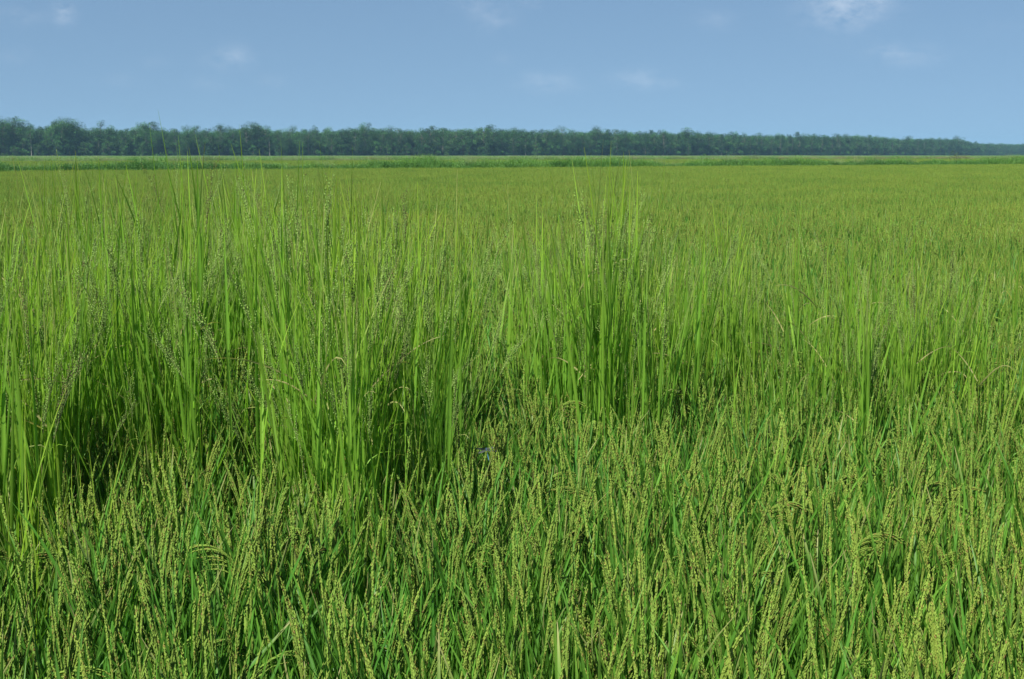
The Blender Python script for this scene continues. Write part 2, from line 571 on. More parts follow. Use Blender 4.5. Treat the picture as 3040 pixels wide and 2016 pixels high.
tile_src = []
for k in range(5):
    r = np.random.default_rng(900 + k)
    pl = []
    for ix in range(6):
        for iy in range(6):
            pl.append((2000 + k * 40 + ix * 6 + iy, (ix + .5) / 6 - .5 + r.uniform(-.06, .06), (iy + .5) / 6 - .5 + r.uniform(-.06, .06), r.uniform(0, 6.28), r.uniform(.93, 1.07)))
    gl, gg = compose(pl, 1)
    tile_src.append(join_mesh('rice_tile_source', gl, gg))
TILE_SRC = src_collection('rice_tile_sources', tile_src)


def sn(x, y, s, ph=0.0):
    """smooth cheap noise in -1..1"""
    return (np.sin(x * s * 1.3 + ph) * np.cos(y * s * 1.1 - ph * .7) + np.sin((x + y) * s * .61 + 2 + ph) + np.cos((x - 1.7 * y) * s * .43 + 1 + ph)) / 3


def field_h(x, y):
    """how tall the crop stands here relative to normal"""
    return 1.0 + 0.030 * sn(x, y, .9) + 0.02 * sn(x, y, .25, 2.0)


# levees: line through (x0, y0) with slope m
LV1 = (-28.8, 72.0, 0.635)
LV2 = (-70.8, 177.0, 0.635)
lv_y = lambda L, x: L[1] + L[2] * (x - L[0])

SP = 0.166
near_pts, far_pts = [], []
ys = np.arange(1.25, 13.0, SP)
for iy, y in enumerate(ys):
    half = 0.47 * y + 1.0
    for x in np.arange(-half, half, SP):
        near_pts.append((x + RNG.uniform(-.06, .06) + (iy % 2) * .08, y + RNG.uniform(-.06, .06)))
near_pts = np.array(near_pts)
depth = near_pts[:, 1] * math.cos(PITCH * D2R) + CAN * math.sin(PITCH * D2R)
inpic = np.abs(near_pts[:, 0]) * FPX / depth < 512 + 14
cand = np.where(inpic & (near_pts[:, 1] > 1.75))[0]
cand = cand[np.argsort(near_pts[cand, 1])][:296]
is_thing = np.zeros(len(near_pts), bool); is_thing[cand] = True
print('nearest rice plants reach y', near_pts[cand, 1].max())

# hand-picked plants whose panicles arch over
SPECIAL = [(95, 640, 'rice plant with pale yellow panicles arching right near the bottom left corner'),
           (150, 655, 'rice plant with sprawling pale panicles low in the bottom left foreground'),
           (395, 560, 'rice plant with a pale panicle branch bent over sideways left of bottom centre'),
           (545, 650, 'rice plant with a heavy panicle leaning right at the bottom centre'),
           (760, 560, 'rice plant with a pale panicle leaning left in the lower right foreground'),
           (100, 505, 'rice plant with drooping pale panicles below the tall grass at left'),
           (335, 500, 'rice plant with a dry pinkish leaf below the central tall grass clump'),
           (722, 668, 'rice plant with a short yellow panicle at the bottom edge right of centre')]
spx = {}
for (px, py, lab) in SPECIAL:
    x, y, _ = ground_at(px, py, CAN - .08)
    d = (near_pts[cand, 0] - x) ** 2 + (near_pts[cand, 1] - y) ** 2
    for j in np.argsort(d):
        if cand[j] not in spx:
            spx[int(cand[j])] = lab
            break

rn = random.Random(5)


def seen(x, y, z):
    """how far across and down the photograph a point stands, in percent"""
    c, s_ = math.cos(PITCH * D2R), math.sin(PITCH * D2R)
    dep_ = c * y + s_ * (EYE - z)
    up_ = s_ * y - c * (EYE - z)
    return (512 + FPX * x / dep_) / 10.24, (339.5 - FPX * up_ / dep_) / 6.79


for n_, i in enumerate(cand):
    x, y = near_pts[i]
    special = spx.get(int(i))
    bl = x < -0.45 and y < 3.0
    k = rn.randrange(12, 14) if (special or (bl and rn.random() < .2)) else rn.randrange(0, 12)
    me, pans = plant_parts[k]
    s = field_h(x, y) * rn.uniform(.94, 1.06)
    root = obj('rice_plant', None, None, (x, y, 0), (0, 0, rn.uniform(0, 6.28)), s)
    root.empty_display_size = .1
    if special:
        tag(root, special, 'rice plant', 'rice plants in the nearest rows')
    else:
        ax, ay = seen(x, y, .92)
        look = 'arching' if k >= 12 else 'upright'
        tag(root, f'{look} rice plant with tips {ax:.0f} percent across and {ay:.1f} percent down the picture', 'rice plant', 'rice plants in the nearest rows')
    obj('leaves', me, root)
    for (v, p, ti, az_, s2) in pans:
        obj('panicle', PAN_MESH[v], root, tuple(p), (0, ti, az_), s2)

rest = near_pts[~is_thing]
P = np.column_stack([rest, np.zeros(len(rest))])
sc = field_h(rest[:, 0], rest[:, 1]) * RNG.uniform(.93, 1.07, len(rest))
stand = [(P, RNG.uniform(0, 6.28, len(P)), np.repeat(sc[:, None], 3, 1), RNG.integers(0, 12, len(P)))]
o = scatter('rice_stand', RICE_SRC, *stand[0])
tag(o, 'dense stand of ripening rice around and behind the nearest plants', 'rice', kind='stuff')

tp = []
for iy in range(0, 190):
    y = 13.0 + iy + .4
    half = 0.44 * y + 4
    for x in np.arange(-half, half, 1.0):
        if y < lv_y(LV1, x) - 1.6:
            tp.append((x, y))
tp = np.array(tp)
hz = field_h(tp[:, 0], tp[:, 1])
P = np.column_stack([tp, np.zeros(len(tp))])
o = scatter('rice_crop', TILE_SRC, P, RNG.integers(0, 4, len(P)) * math.pi / 2, np.column_stack([np.full(len(P), 1.06), np.full(len(P), 1.06), hz * RNG.uniform(.98, 1.02, len(P))]), RNG.integers(0, 5, len(P)))
tag(o, 'yellow green rice crop filling the flat field as far as the levee', 'rice', kind='stuff')
# the next field, beyond the first levee: seen at a grazing angle, wider tiles
tp = []
y = 74.0
while y < 300:
    half = 0.44 * y + 6
    for x in np.arange(-half, half, 2.0):
        if lv_y(LV1, x) + 3 < y < lv_y(LV2, x) - 3:
            tp.append((x, y))
    y += 2.0
tp = np.array(tp)
P = np.column_stack([tp + RNG.uniform(-.2, .2, tp.shape), np.zeros(len(tp))])
o = scatter('far_rice_crop', TILE_SRC, P, RNG.integers(0, 4, len(P)) * math.pi / 2, np.column_stack([np.full(len(P), 2.05), np.full(len(P), 2.05), RNG.uniform(.95, 1.05, len(P))]), RNG.integers(0, 5, len(P)))
tag(o, 'second rice field lying between the two levees', 'rice', kind='stuff')


# ------------------------------------------------------------------ tall grass
def seed_head(seed, dark=0.25, L=0.26, loose=1.0):
    r = np.random.default_rng(seed)
    g = Geo(); K = 8
    t = np.linspace(0, 1, K + 1)
    th = r.uniform(.05, .45) * t
    X = np.cumsum(np.sin(th)) * L / K; Z = np.cumsum(np.cos(th)) * L / K
    X -= X[0]; Z -= Z[0]
    tube(g, np.stack([X, X * 0, Z], 1), np.linspace(.0013, .0005, K + 1), (.20, .26, .08), 3)
    PALE = np.array([.22, .34, .08]); GREEN = np.array([.19, .32, .06]); DARK = np.array([.10, .085, .035])
    for b in range(10):
        tb = .02 + .9 * b / 10
        p0 = np.array([np.interp(tb, t, X), 0, np.interp(tb, t, Z)])
        Lb = L * (.42 - .26 * tb) * r.uniform(.7, 1.15)
        ph = r.uniform(0, 6.28); sp = r.uniform(.10, .40) * loose
        ng = max(3, int(Lb / .0085))
        u = (np.arange(ng) + .7) / ng
        dirv = np.array([math.sin(sp) * math.cos(ph), math.sin(sp) * math.sin(ph), math.cos(sp)])
        P = p0 + dirv[None] * (Lb * u)[:, None] + r.normal(0, .0010, (ng, 3))
        tube(g, [p0, p0 + dirv * Lb], [.0007, .0004], (.20, .29, .08), 3)
        k = r.random((ng, 1))
        C = np.where(k < dark, DARK, np.where(k < dark + .30, PALE, GREEN)) * r.uniform(.75, 1.25, (ng, 1))
        grains(g, P, dirv[None] + r.normal(0, .3, (ng, 3)), r.uniform(.006, .010, ng), r.uniform(.0014, .0021, ng), C)
    return g


HEADS = [seed_head(40 + i, [.03, .06, .08, .04, .12, .06, .25, .7][i], .22 + .02 * (i % 4), [1, .8, 1.2, .9, 1, 1.1, .6, .5][i]).mesh('seed_head', M_SEED) for i in range(8)]
SPIKE = seed_head(77, .25, .34, .18).mesh('seed_head', M_SEED)


def tuft(seed, H=1.65, n_c=5, sparse=False):
    """one tuft of tall grass: culms with steep leaves; returns Geo and seed head placements"""
    r = np.random.default_rng(seed)
    g = Geo(); heads = []
    for i in range(n_c):
        a0 = r.uniform(0, 6.28); rr = r.uniform(0, .07)
        b = np.array([rr * math.cos(a0), rr * math.sin(a0), 0])
        az = r.uniform(0, 6.28); lean = abs(r.normal(0, .07)); bend = abs(r.normal(0, .09))
        Hc = H * r.uniform(.64, .83)
        u = np.linspace(0, 1, 7)
        an = lean + bend * u
        P = b + np.stack([np.cos(az) * np.sin(an) * Hc * u, np.sin(az) * np.sin(an) * Hc * u, np.cos(an) * Hc * u], 1)
        c0 = WD * r.uniform(.85, 1.15)
        tube(g, P, np.linspace(.0034, .0013, 7), c0 * np.array([1.2, 1.05, 1.3]), 4)
        for _ in range(int(r.integers(1, 3)) if not sparse else int(r.integers(0, 2))):
            heads.append((int(r.integers(0, 8)) if r.random() < .75 else int(r.integers(0, 4)), P[-1], lean + bend * 1.1 + abs(r.normal(0, .05)), az, r.uniform(.7, 1.1)))
        m = 4
        zf = np.array([.36, .52, .66, .80]) + r.uniform(-.05, .05, m)
        base = np.stack([np.interp(zf, u, P[:, k]) for k in range(3)], 1)
        L = (H - base[:, 2]) * r.uniform(.60, .98, m) + .05
        tilt = np.abs(r.normal(.06, .10, m)); curve = np.abs(r.normal(.05, .16, m))
        odd = r.random(m) < .06
        tilt = np.where(odd, tilt + .3, tilt); L = np.where(odd, L * .6, L)
        cc = c0 * r.uniform(.8, 1.25, (m, 1)) * np.array([1, 1, 1.])
        tip = np.where(r.random((m, 1)) < .20, DRY[None] * .9, cc * np.array([1.35, 1.1, 1.0]))
        blades(g, base, r.uniform(0, 6.28, m), tilt, curve, L, r.uniform(.008, .0175, m), cc, K=8, twist=r.normal(0, 1.0, m), tipcol=tip, nar=.68)
    m = 6
    rr = r.uniform(0, .09, m); a = r.uniform(0, 6.28, m)
    blades(g, np.stack([rr * np.cos(a), rr * np.sin(a), np.full(m, .25)], 1), r.uniform(0, 6.28, m), np.abs(r.normal(.04, .05, m)), np.abs(r.normal(.06, .08, m)),
           (H - .3) * r.uniform(.55, .93, m), r.uniform(.010, .019, m), WD * r.uniform(.8, 1.25, (m, 1)), K=8, twist=r.normal(0, 1.1, m), tipcol=WD * np.array([1.4, 1.1, 1.0]), nar=.75)
    # a few blades folded or broken over part way up
    m = 3
    rr = r.uniform(0, .08, m); a = r.uniform(0, 6.28, m)
    fc = WD * r.uniform(.85, 1.2, (m, 1))
    blades(g, np.stack([rr * np.cos(a), rr * np.sin(a), r.uniform(.45, .8, m)], 1), r.uniform(0, 6.28, m), np.abs(r.normal(.1, .1, m)), r.uniform(1.3, 3.0, m),
           r.uniform(.35, .62, m) * H / 1.64, r.uniform(.007, .013, m), fc, K=12, twist=r.normal(0, 1.0, m), power=4.5,
           tipcol=np.where(r.random((m, 1)) < .4, DRY[None], fc), nar=.6)
    return g, heads


TUFTS = []
for i in range(10):
    g, h = tuft(300 + i, 1.64, 6)
    TUFTS.append((g.mesh('leaves', M_WEED), h))
for i in range(4):
    g, h = tuft(350 + i, 1.64, 2, True)
    TUFTS.append((g.mesh('leaves', M_WEED), h))


def dry_leaf_mesh(seed):
    r = np.random.default_rng(seed)
    g = Geo()
    L = r.uniform(.16, .34)
    blades(g, [[0, 0, 0]], 0, r.uniform(.1, .5), r.uniform(.6, 2.6), L, r.uniform(.005, .009), DRY * r.uniform(.8, 1.25), K=9, twist=r.normal(0, 2), power=r.uniform(1, 4))
    return g.mesh('dry_leaf', M_WEED)


DRYM = [dry_leaf_mesh(60 + i) for i in range(7)]


def put_tuft(x, y, k, s, label, group, rz, dry=None, spike=False):
    me, heads = TUFTS[k]
    root = obj('tall_grass_tuft', None, None, (x, y, 0), (0, 0, rz), s)
    root.empty_display_size = .1
    if 'percent' not in label and not label.startswith(('tallest', 'grass tuft')):
        ax, ay = seen(x, y, .95)
        label = f'{label}, rising {ax:.0f} percent across and {ay:.0f} percent down the picture'
    tag(root, label, 'grass tuft', group)
    obj('leaves', me, root)
    for j, (v, p, ti, az_, s2) in enumerate(heads):
        obj('seed_head', SPIKE if (spike and j == 0) else HEADS[v], root, tuple(p), (0, 0.0 if (spike and j == 0) else ti, az_), s2)
    if dry is not None:
        for (dz, da, km) in dry:
            obj('dry_leaf', DRYM[km], root, (0.03 * math.cos(da), 0.03 * math.sin(da), dz), (0, rn.uniform(.1, .7), da - rz), rn.uniform(.8, 1.3))
    return root


# x from, x to, y of the front edge (pixels at canopy height), depth in metres, number, mean top in metres, which stand
BANDS = [(-70, 60, 480, 2.2, 26, 1.60, 'left'), (40, 195, 425, 3.2, 33, 1.62, 'left'), (190, 292, 345, 2.6, 20, 1.64, 'left'), (290, 372, 462, 3.0, 24, 1.62, 'centre'),
         (372, 440, 452, 2.6, 15, 1.58, 'centre'), (455, 525, 300, 3.0, 3, 1.45, 'gap'), (538, 612, 395, 2.4, 17, 1.54, 'right'), (612, 690, 392, 2.2, 11, 1.49, 'right'),
         (690, 785, 370, 2.2, 6, 1.44, 'far right'), (785, 872, 398, 1.6, 9, 1.45, 'far right'), (872, 985, 385, 1.6, 9, 1.43, 'far right'), (985, 1060, 390, 2.2, 4, 1.42, 'far right')]
LAB = {'left': ('tall grass of the left stand', 'tall grass of the broad left stand'),
       'centre': ('tall grass of the central stand', 'tall grass of the clump left of centre'),
       'gap': ('thin grass in the gap', 'thin tall grass in the gap'),
       'right': ('tall grass right of centre', 'tall grass of the clump right of centre'),
       'far right': ('slender tall grass at right', 'slender tall grass scattered on the right')}
for (x0, x1, fy, dep, n, top, st) in BANDS:
    _, yf, _ = ground_at(0, fy)
    for i in range(n):
        px = x0 + (x1 - x0) * (i + rn.random()) / n
        q = rn.random() ** 1.25
        y = yf + .05 + dep * q + rn.uniform(-.1, .15)
        thin = st in ('gap', 'far right')
        s = top / 1.64 * rn.gauss(.985, .06)
        if not thin and rn.random() < .08: s *= 1.05
        k = rn.randrange(10) if not (thin and rn.random() < .55) else 10 + rn.randrange(4)
        dry = [(rn.uniform(.85, 1.2), rn.uniform(0, 6.28), rn.randrange(7)) for _ in range(rn.choice([1, 2, 3]))] if rn.random() < .5 else None
        put_tuft(row(px, y), y, k, s, LAB[st][0], LAB[st][1], rn.uniform(0, 6.28), dry)
# thin tufts straying out of the stands, so that their edges fray into the rice
for i in range(56):
    px = rn.uniform(-10, 1034)
    fy = np.interp(px, [0, 60, 120, 240, 330, 450, 500, 560, 650, 740, 830, 930, 1024], [470, 470, 430, 360, 460, 440, 350, 400, 395, 375, 398, 385, 390])
    y = ground_at(0, fy)[1] + rn.uniform(-.55, 1.6)
    put_tuft(row(px, y), y, 10 + rn.randrange(4), rn.uniform(.66, .90), 'thin low grass tuft in rice', 'thin grass tufts straying from the stands', rn.uniform(0, 6.28))
# the one whose spike stands up against the trees
put_tuft(row(605, 4.9), 4.9, 3, 1.12, 'tallest grass tuft, its upright spike rising against the dark trees right of centre', LAB['right'][1], 0.4, None, True)
put_tuft(row(184, 5.6), 5.6, 6, 1.20, 'grass tuft with a tall seed head reaching the treeline near the left', LAB['left'][1], 2.0, None, True)
put_tuft(row(344, 4.6), 4.6, 1, 1.12, 'tallest grass tuft of the clump left of centre, tips reaching the treeline', LAB['centre'][1], 1.0, [(1.0, 1.0, 2)])
# thin ones farther out in the rice
for i in range(34):
    y = rn.uniform(7.5, 20)
    px = rn.uniform(-20, 1040)
    put_tuft(row(px, y), y, 10 + rn.randrange(4), rn.uniform(.70, .84), 'lone thin grass tuft farther out', 'lone grass tufts farther out', rn.uniform(0, 6.28))

# a blue dragonfly perched low in the shaded gap right of the centre clump
g = Geo()
u = np.linspace(0, 1, 9)
tube(g, np.stack([0.036 * u, 0 * u, -.012 * u], 1), np.array([.0012, .0017, .0015, .0013, .0014, .0015, .0014, .0011, .0004]), (.06, .17, .26), 6)
dx_, dy_, dz_ = ground_at(481, 448, .86)
drag = obj('dragonfly', None, None, (dx_ + .02, dy_ - .05, dz_), (0, .6, -1.2), 1.0)
drag.empty_display_size = .02
tag(drag, 'small blue dragonfly perched in the shaded gap beside the centre grass clump', 'dragonfly')
obj('abdomen', g.mesh('abdomen', M_SEED), drag)
g = Geo()
u = np.linspace(0, 1, 7)
tube(g, np.stack([-.014 * u, 0 * u, .004 * u], 1), np.array([.0014, .0032, .0036, .003, .0018, .0030, .0012]), (.05, .09, .13), 6)
obj('thorax', g.mesh('thorax', M_SEED), drag)
for sgn in (-1, 1):
    for x_, an in ((-.004, .35), (-.009, -.1)):
        g = Geo()
        uu = np.linspace(0, 1, 6); ww = np.array([.001, .0035, .0045, .0048, .004, .001])
        cx = x_ + np.sin(an) * .03 * uu; cy = sgn * .032 * uu
        V = np.concatenate([np.stack([cx - ww, cy, .003 + 0 * uu], 1), np.stack([cx + ww, cy, .003 + .0004 * uu], 1)])
        Q = [[i, i + 1, i + 7, i + 6] for i in range(5)]
        g.add(V, Q, None, (.05, .06, .05))
        obj('wing', g.mesh('wing', M_SEED), drag)

# ------------------------------------------------------------------ ground and levees
def sheet(name, x0, x1, y0, y1, z, mat):
    me = bpy.data.meshes.new(name)
    me.from_pydata([(x0, y0, z), (x1, y0, z), (x1, y1, z), (x0, y1, z)], [], [(0, 1, 2, 3)])
    me.materials.append(mat)
    return obj(name, me)


M_FAR = ground_mat('far_meadow', (0.06, 0.125, 0.03), (0.10, 0.165, 0.045), 0.03)
tag(sheet('ground', -2600, 3400, -400, 3600, 0, M_MUD), kind='structure')


me = bpy.data.meshes.new('meadow')
me.from_pydata([(-1400, lv_y(LV2, -200) + 3, .02), (-200, lv_y(LV2, -200) + 3, .02), (300, lv_y(LV2, 300) + 3, .02), (2400, lv_y(LV2, 300) + 3, .02), (2400, 3400, .02), (-1400, 3400, .02)], [], [(0, 1, 2, 3, 4, 5)])
me.materials.append(M_FAR)
tag(obj('meadow', me), kind='structure')


def levee(name, L, wbase, h, x0, x1):
    """a long low earth bank with an uneven crest"""
    r = np.random.default_rng(3)
    d = np.array([1, L[2]]) / math.hypot(1, L[2]); nn = np.array([-d[1], d[0]])
    xs = np.arange(x0, x1, 1.5)
    prof = [(-1, 0), (-.55, .55), (-.25, .95), (.25, .97), (.55, .55), (1, 0)]
    V = []
    for i, x in enumerate(xs):
        c = np.array([x, lv_y(L, x)])
        hh = h * (1 + .18 * math.sin(x * .21) * math.sin(x * .053 + 1))
        for (a, b) in prof:
            p = c + nn * a * wbase / 2 * (1 + .08 * math.sin(x * .5 + a))
            V.append((p[0], p[1], b * hh - .01))
    m = len(prof)
    F = [(i * m + j, (i + 1) * m + j, (i + 1) * m + j + 1, i * m + j + 1) for i in range(len(xs) - 1) for j in range(m - 1)]
    me = bpy.data.meshes.new(name)
    me.from_pydata(V, [], F)
    me.materials.append(M_SOIL)
    me.polygons.foreach_set('use_smooth', [True] * len(F))
    return tag(obj(name, me), kind='structure')


levee('levee_bank', LV1, 3.6, .66, -70, 90)
levee('levee_bank', LV2, 4.5, .62, -160, 200)


def weed_patch(seed, n, hmin, hmax, col, wid, lean=.3, broad=0.0, tipc=None):
    r = np.random.default_rng(seed)
    g = Geo()
    b = np.column_stack([r.uniform(-.5, .5, n), r.uniform(-.5, .5, n), np.zeros(n)])
    cc = np.asarray(col) * r.uniform(.7, 1.3, (n, 1))
    blades(g, b, r.uniform(0, 6.28, n), np.abs(r.normal(0, lean, n)), np.abs(r.normal(.3, .35, n)), r.uniform(hmin, hmax, n), r.uniform(.7, 1.4, n) * wid, cc, K=4, twist=r.normal(0, 1, n),
           tipcol=tipc, three=False)
    if broad:
        m = int(n * broad)
        P = np.column_stack([r.uniform(-.5, .5, m), r.uniform(-.5, .5, m), r.uniform(.05, hmax * .85, m)])
        blades(g, P, r.uniform(0, 6.28, m), r.uniform(.6, 1.5, m), r.uniform(0, .8, m), r.uniform(.05, .11, m), r.uniform(.03, .05, m), np.asarray(col) * r.uniform(.6, 1.2, (m, 1)), K=3, three=False, nar=.5)
    return g


GREEN_A = (0.060, 0.160, 0.036); GREEN_B = (0.095, 0.22, 0.040); PALEG = (0.125, 0.20, 0.072); RUST = (0.26, 0.20, 0.10)
levee_src = [weed_patch(70, 420, .3, .75, GREEN_A, .016, broad=.8), weed_patch(71, 420, .35, .95, GREEN_B, .014, broad=.4), weed_patch(72, 420, .3, .7, GREEN_A, .018, broad=1.2),
             weed_patch(73, 380, .4, 1.0, PALEG, .010, .2, tipc=(.20, .24, .11)), weed_patch(74, 380, .4, 1.0, (0.13, .18, .075), .010, .2, tipc=RUST)]
LSRC = src_collection('levee_sources', [g.mesh('levee_source', M_BUSH) for g in levee_src])


def levee_cover(name, L, x0, x1, wbase, h, step, hs, pick, label):
    d = np.array([1, L[2]]) / math.hypot(1, L[2]); nn = np.array([-d[1], d[0]])
    P, I, SC = [], [], []
    for x in np.arange(x0, x1, step):
        for a in np.arange(-1.15, 1.16, .2 if wbase < 4 else .4):
            p = np.array([x, lv_y(L, x)]) + nn * a * wbase / 2 + RNG.uniform(-.3, .3, 2)
            zz = max(0, h * (1 - abs(a) ** 1.5))
            P.append((p[0], p[1], zz)); I.append(pick(p[0], a))
            q = hs * RNG.uniform(.8, 1.15) * (1 + .22 * math.sin(p[0] * .37) * math.sin(p[0] * .11 + a) + .08 * math.sin(p[0] * .83 + 1) + .08 * math.sin(p[0] * 1.9))
            SC.append((1.1 * step / .8, 1.1 * step / .8, q))
    P = np.array(P)
    o = scatter(name, LSRC, P, RNG.uniform(0, 6.28, len(P)), np.array(SC), I)
    return tag(o, label, 'weeds', kind='stuff')


def pick1(x, a):
    u = RNG.random()
    s = .5 + .5 * math.sin(x * .13 + 1)
    if u < .12 + .5 * s: return 1
    if u > .90 and a > 0: return 3
    return 0 if RNG.random() < .5 else 2


def pick2(x, a):
    red = 1 / (1 + math.exp(-(x - 60) / 12))
    u = RNG.random()
    if u < .18: return 1
    return 4 if RNG.random() < red * .75 + .12 else 3


levee_cover('levee_grass', LV1, -60, 82, 3.6, .64, .8, 1.08, pick1, 'dense dark green weeds and grass covering the near levee bank')
levee_cover('far_levee_grass', LV2, -120, 170, 4.5, .60, 1.2, .98, pick2, 'pale and reddish tall grass along the far levee')
# rough meadow between the second levee and the wood
P = []
for i in range(9000):
    y = RNG.uniform(190, 900)
    x = RNG.uniform(-.46, .46) * y
    if y > lv_y(LV2, x) + 4 and not y > 0.41 * (x + 291) + 715: P.append((x, y, 0))
P = np.array(P)
q = P[:, 1] / 260
o = scatter('meadow_grass', LSRC, P, RNG.uniform(0, 6.28, len(P)), np.column_stack([3.5 * q, 3.5 * q, RNG.uniform(1.1, 1.5, len(P))]), RNG.choice([0, 1, 1, 3, 3], len(P)))
tag(o, 'rough pale meadow grass between the far levee and the wood', 'grass', kind='stuff')


def shrub(name, x, y, z, hgt, wid, col, label, seed):
    r = np.random.default_rng(seed)
    root = obj(name, None, None, (x, y, z)); tag(root, label, 'shrub')
    g = Geo()
    n = 420
    d = r.normal(0, 1, (n, 3)); d /= np.linalg.norm(d, axis=1, keepdims=True)
    rad = r.uniform(.35, 1, (n, 1)) ** .5 * (1 + .25 * np.sin(d[:, :1] * 5 + seed) * np.cos(d[:, 2:3] * 4))
    P = d * rad * np.array([wid / 2, wid / 2, hgt * .42]) + np.array([0, 0, hgt * .58])
    blades(g, P, r.uniform(0, 6.28, n), r.uniform(0, 2.2, n), r.uniform(0, .6, n), r.uniform(.10, .20, n), r.uniform(.05, .09, n), np.asarray(col) * r.uniform(.6, 1.3, (n, 1)), K=2, three=False, nar=.5)
    obj('foliage', g.mesh('foliage', M_BUSH), root)
    g = Geo()
    for k in range(6):
        e = P[r.integers(0, n)]
        tube(g, np.linspace([0, 0, 0], e, 4), np.linspace(.02, .006, 4), (.10, .08, .05), 4)
    obj('stem', g.mesh('stem', M_BARK), root)


xs_ = row(951, 190); shrub('shrub', xs_ - 0, 190, 0, 2.3, 1.9, (.07, .11, .035), 'small dark olive shrub rising above the far levee grass at the right', 1)
shrub('shrub', row(4, 172), 172, 0, 1.95, 3.4, (.11, .25, .05), 'low bright green shrub on the far levee at the left edge', 2)
shrub('shrub', row(162, 210), 210, 0, 2.15, 4.2, (.09, .24, .06), 'wide bright green shrub before the wood on the left', 3)
shrub('shrub', row(702, 205), 205, .0, 1.9, 2.0, (.10, .25, .05), 'low green shrub beyond the levee right of centre', 4)
shrub('shrub', row(893, 150), 150, .0, 1.75, 2.6, (.08, .22, .04), 'green shrub tucked in the levee weeds at the right', 5)


# ------------------------------------------------------------------ the wood
def make_tree(seed, H=20.0, wid=8.0, low=.14, dens=1.0, hue=0.0, clumps=26, pale=False, gaps=0.0):
    r = np.random.default_rng(seed)
    gt, gc = Geo(), Geo()
    bark = np.array([.12, .11, .09]) if not pale else np.array([.15, .145, .12])
    K = 9
    u = np.linspace(0, 1, K)
    wob = np.cumsum(r.normal(0, .16, (K, 2)), 0); wob[0] = 0
    P = np.column_stack([wob, u * H * .88])
    tube(gt, P, np.interp(u, [0, .06, 1], [.46, .30, .07]) * H / 20, bark, 7)
    base = np.array([.036, .108, .028]) * (1 + hue * np.array([.45, .22, .1]))
    for c in range(clumps):
        f = low + (1 - low) * (c + r.random()) / clumps
        prof = max(.22, 1 - abs(((f - low) / (1 - low) - .52) / .55) ** 3.2)
        ph = r.uniform(0, 6.28)
        rad = wid / 2 * prof * r.uniform(.25, 1.0)
        cz = H * (f - .035)
        c0 = np.array([math.cos(ph) * rad, math.sin(ph) * rad, cz])
        tz = max(.16, (cz - rad * .55) / H)
        p0 = np.array([np.interp(tz / .88, u, P[:, 0]), np.interp(tz / .88, u, P[:, 1]), tz * H])
        mid = (p0 + c0) / 2 + np.array([0, 0, -.3])
        tube(gt, [p0, mid, c0], [.10, .07, .03], bark * .9, 4)
        s = wid * r.uniform(.12, .22)
        n = int(120 * dens)
        d = r.normal(0, 1, (n, 3)); d /= np.linalg.norm(d, axis=1, keepdims=True)
        rr = r.uniform(.1, 1.0, (n, 1)) ** .35 * (1 + .12 * np.sin(6 * d[:, :1] + c) * np.cos(5 * d[:, 1:2]))
        Q = c0 + d * rr * np.array([s, s, s * .78])
        cc = base * (r.choice([.5, .8, 1.1, 1.75], p=[.3, .3, .25, .15]) * np.array([r.uniform(.85, 1.25), 1, 1])) * r.uniform(.8, 1.2, (n, 1))
        blades(gc, Q, r.uniform(0, 6.28, n), r.uniform(.3, 2.0, n), r.uniform(0, .5, n), r.uniform(.22, .45, n), r.uniform(.28, .5, n), cc, K=2, three=False, nar=.4)
    return gt.mesh('trunk', M_BARK), gc.mesh('crown', M_TREE), gt, gc


TV = []
specs = [dict(H=20, wid=13, clumps=50), dict(H=19, wid=12, hue=.35, clumps=40), dict(H=21, wid=15, clumps=60), dict(H=18, wid=12, low=.10, hue=.6, clumps=44), dict(H=20, wid=12, low=.25, pale=True, clumps=42),
         dict(H=19, wid=14, low=.06, clumps=56), dict(H=21, wid=8, low=.32, clumps=28, dens=.8, pale=True), dict(H=17.5, wid=13, low=.08, hue=.2, clumps=46), dict(H=20, wid=13, low=.12, hue=-.15, clumps=46),
         dict(H=12, wid=8, low=.03, hue=.5, clumps=30), dict(H=9, wid=7, low=.03, hue=.3, clumps=24), dict(H=22, wid=8, low=.45, clumps=22, dens=.6, pale=True)]
for i, s_ in enumerate(specs):
    a = make_tree(800 + i, **s_)
    TV.append(a)
FOREST_SRC = src_collection('wood_sources', [])
wood_meshes = []
for i, a in enumerate(TV):
    g = Geo(); Vt, Qt, Tt, Ct = a[2].merged(); Vc, Qc, Tc, Cc = a[3].merged()
    g.add(Vt, Qt, Tt, Ct); g.add(Vc, Qc, Tc, Cc)
    me = g.mesh('wood_source', M_BARK); me.materials.append(M_TREE)
    me.polygons.foreach_set('material_index', np.concatenate([np.zeros(len(Qt)), np.ones(len(Qc))]).astype(np.int32))
    wood_meshes.append(me)
FOREST_SRC = src_collection('wood_sources', wood_meshes)

# edge of the wood in plan: (pixel column, distance)
EDGE_X = np.array([-700, -200, 0, 256, 512, 700, 866, 953, 1024, 1120, 1300])
EDGE_Y = np.array([640, 700, 728, 790, 860, 980, 1180, 1400, 1900, 2300, 2700.])
TOP_P = np.array([0, 20, 33, 40, 62, 78, 84, 105, 112, 150, 170, 200, 225, 260, 275, 300, 340, 375, 400, 430, 500, 560, 600, 640, 700, 760, 800, 866, 900, 953, 965, 985, 1024])
TOP_Y = np.array([118, 120, 122, 126, 120, 119, 126, 124, 126, 123, 127, 127, 126, 124, 127, 126.5, 127, 124.5, 127, 127, 126.5, 129, 128.5, 130, 130.5, 133, 133, 134.5, 137, 137, 141.5, 142.5, 142.5])
HORIZ = 154.6


def want_h(px, y):
    return EYE + (HORIZ - np.interp(px, TOP_P, TOP_Y)) * y / FPX


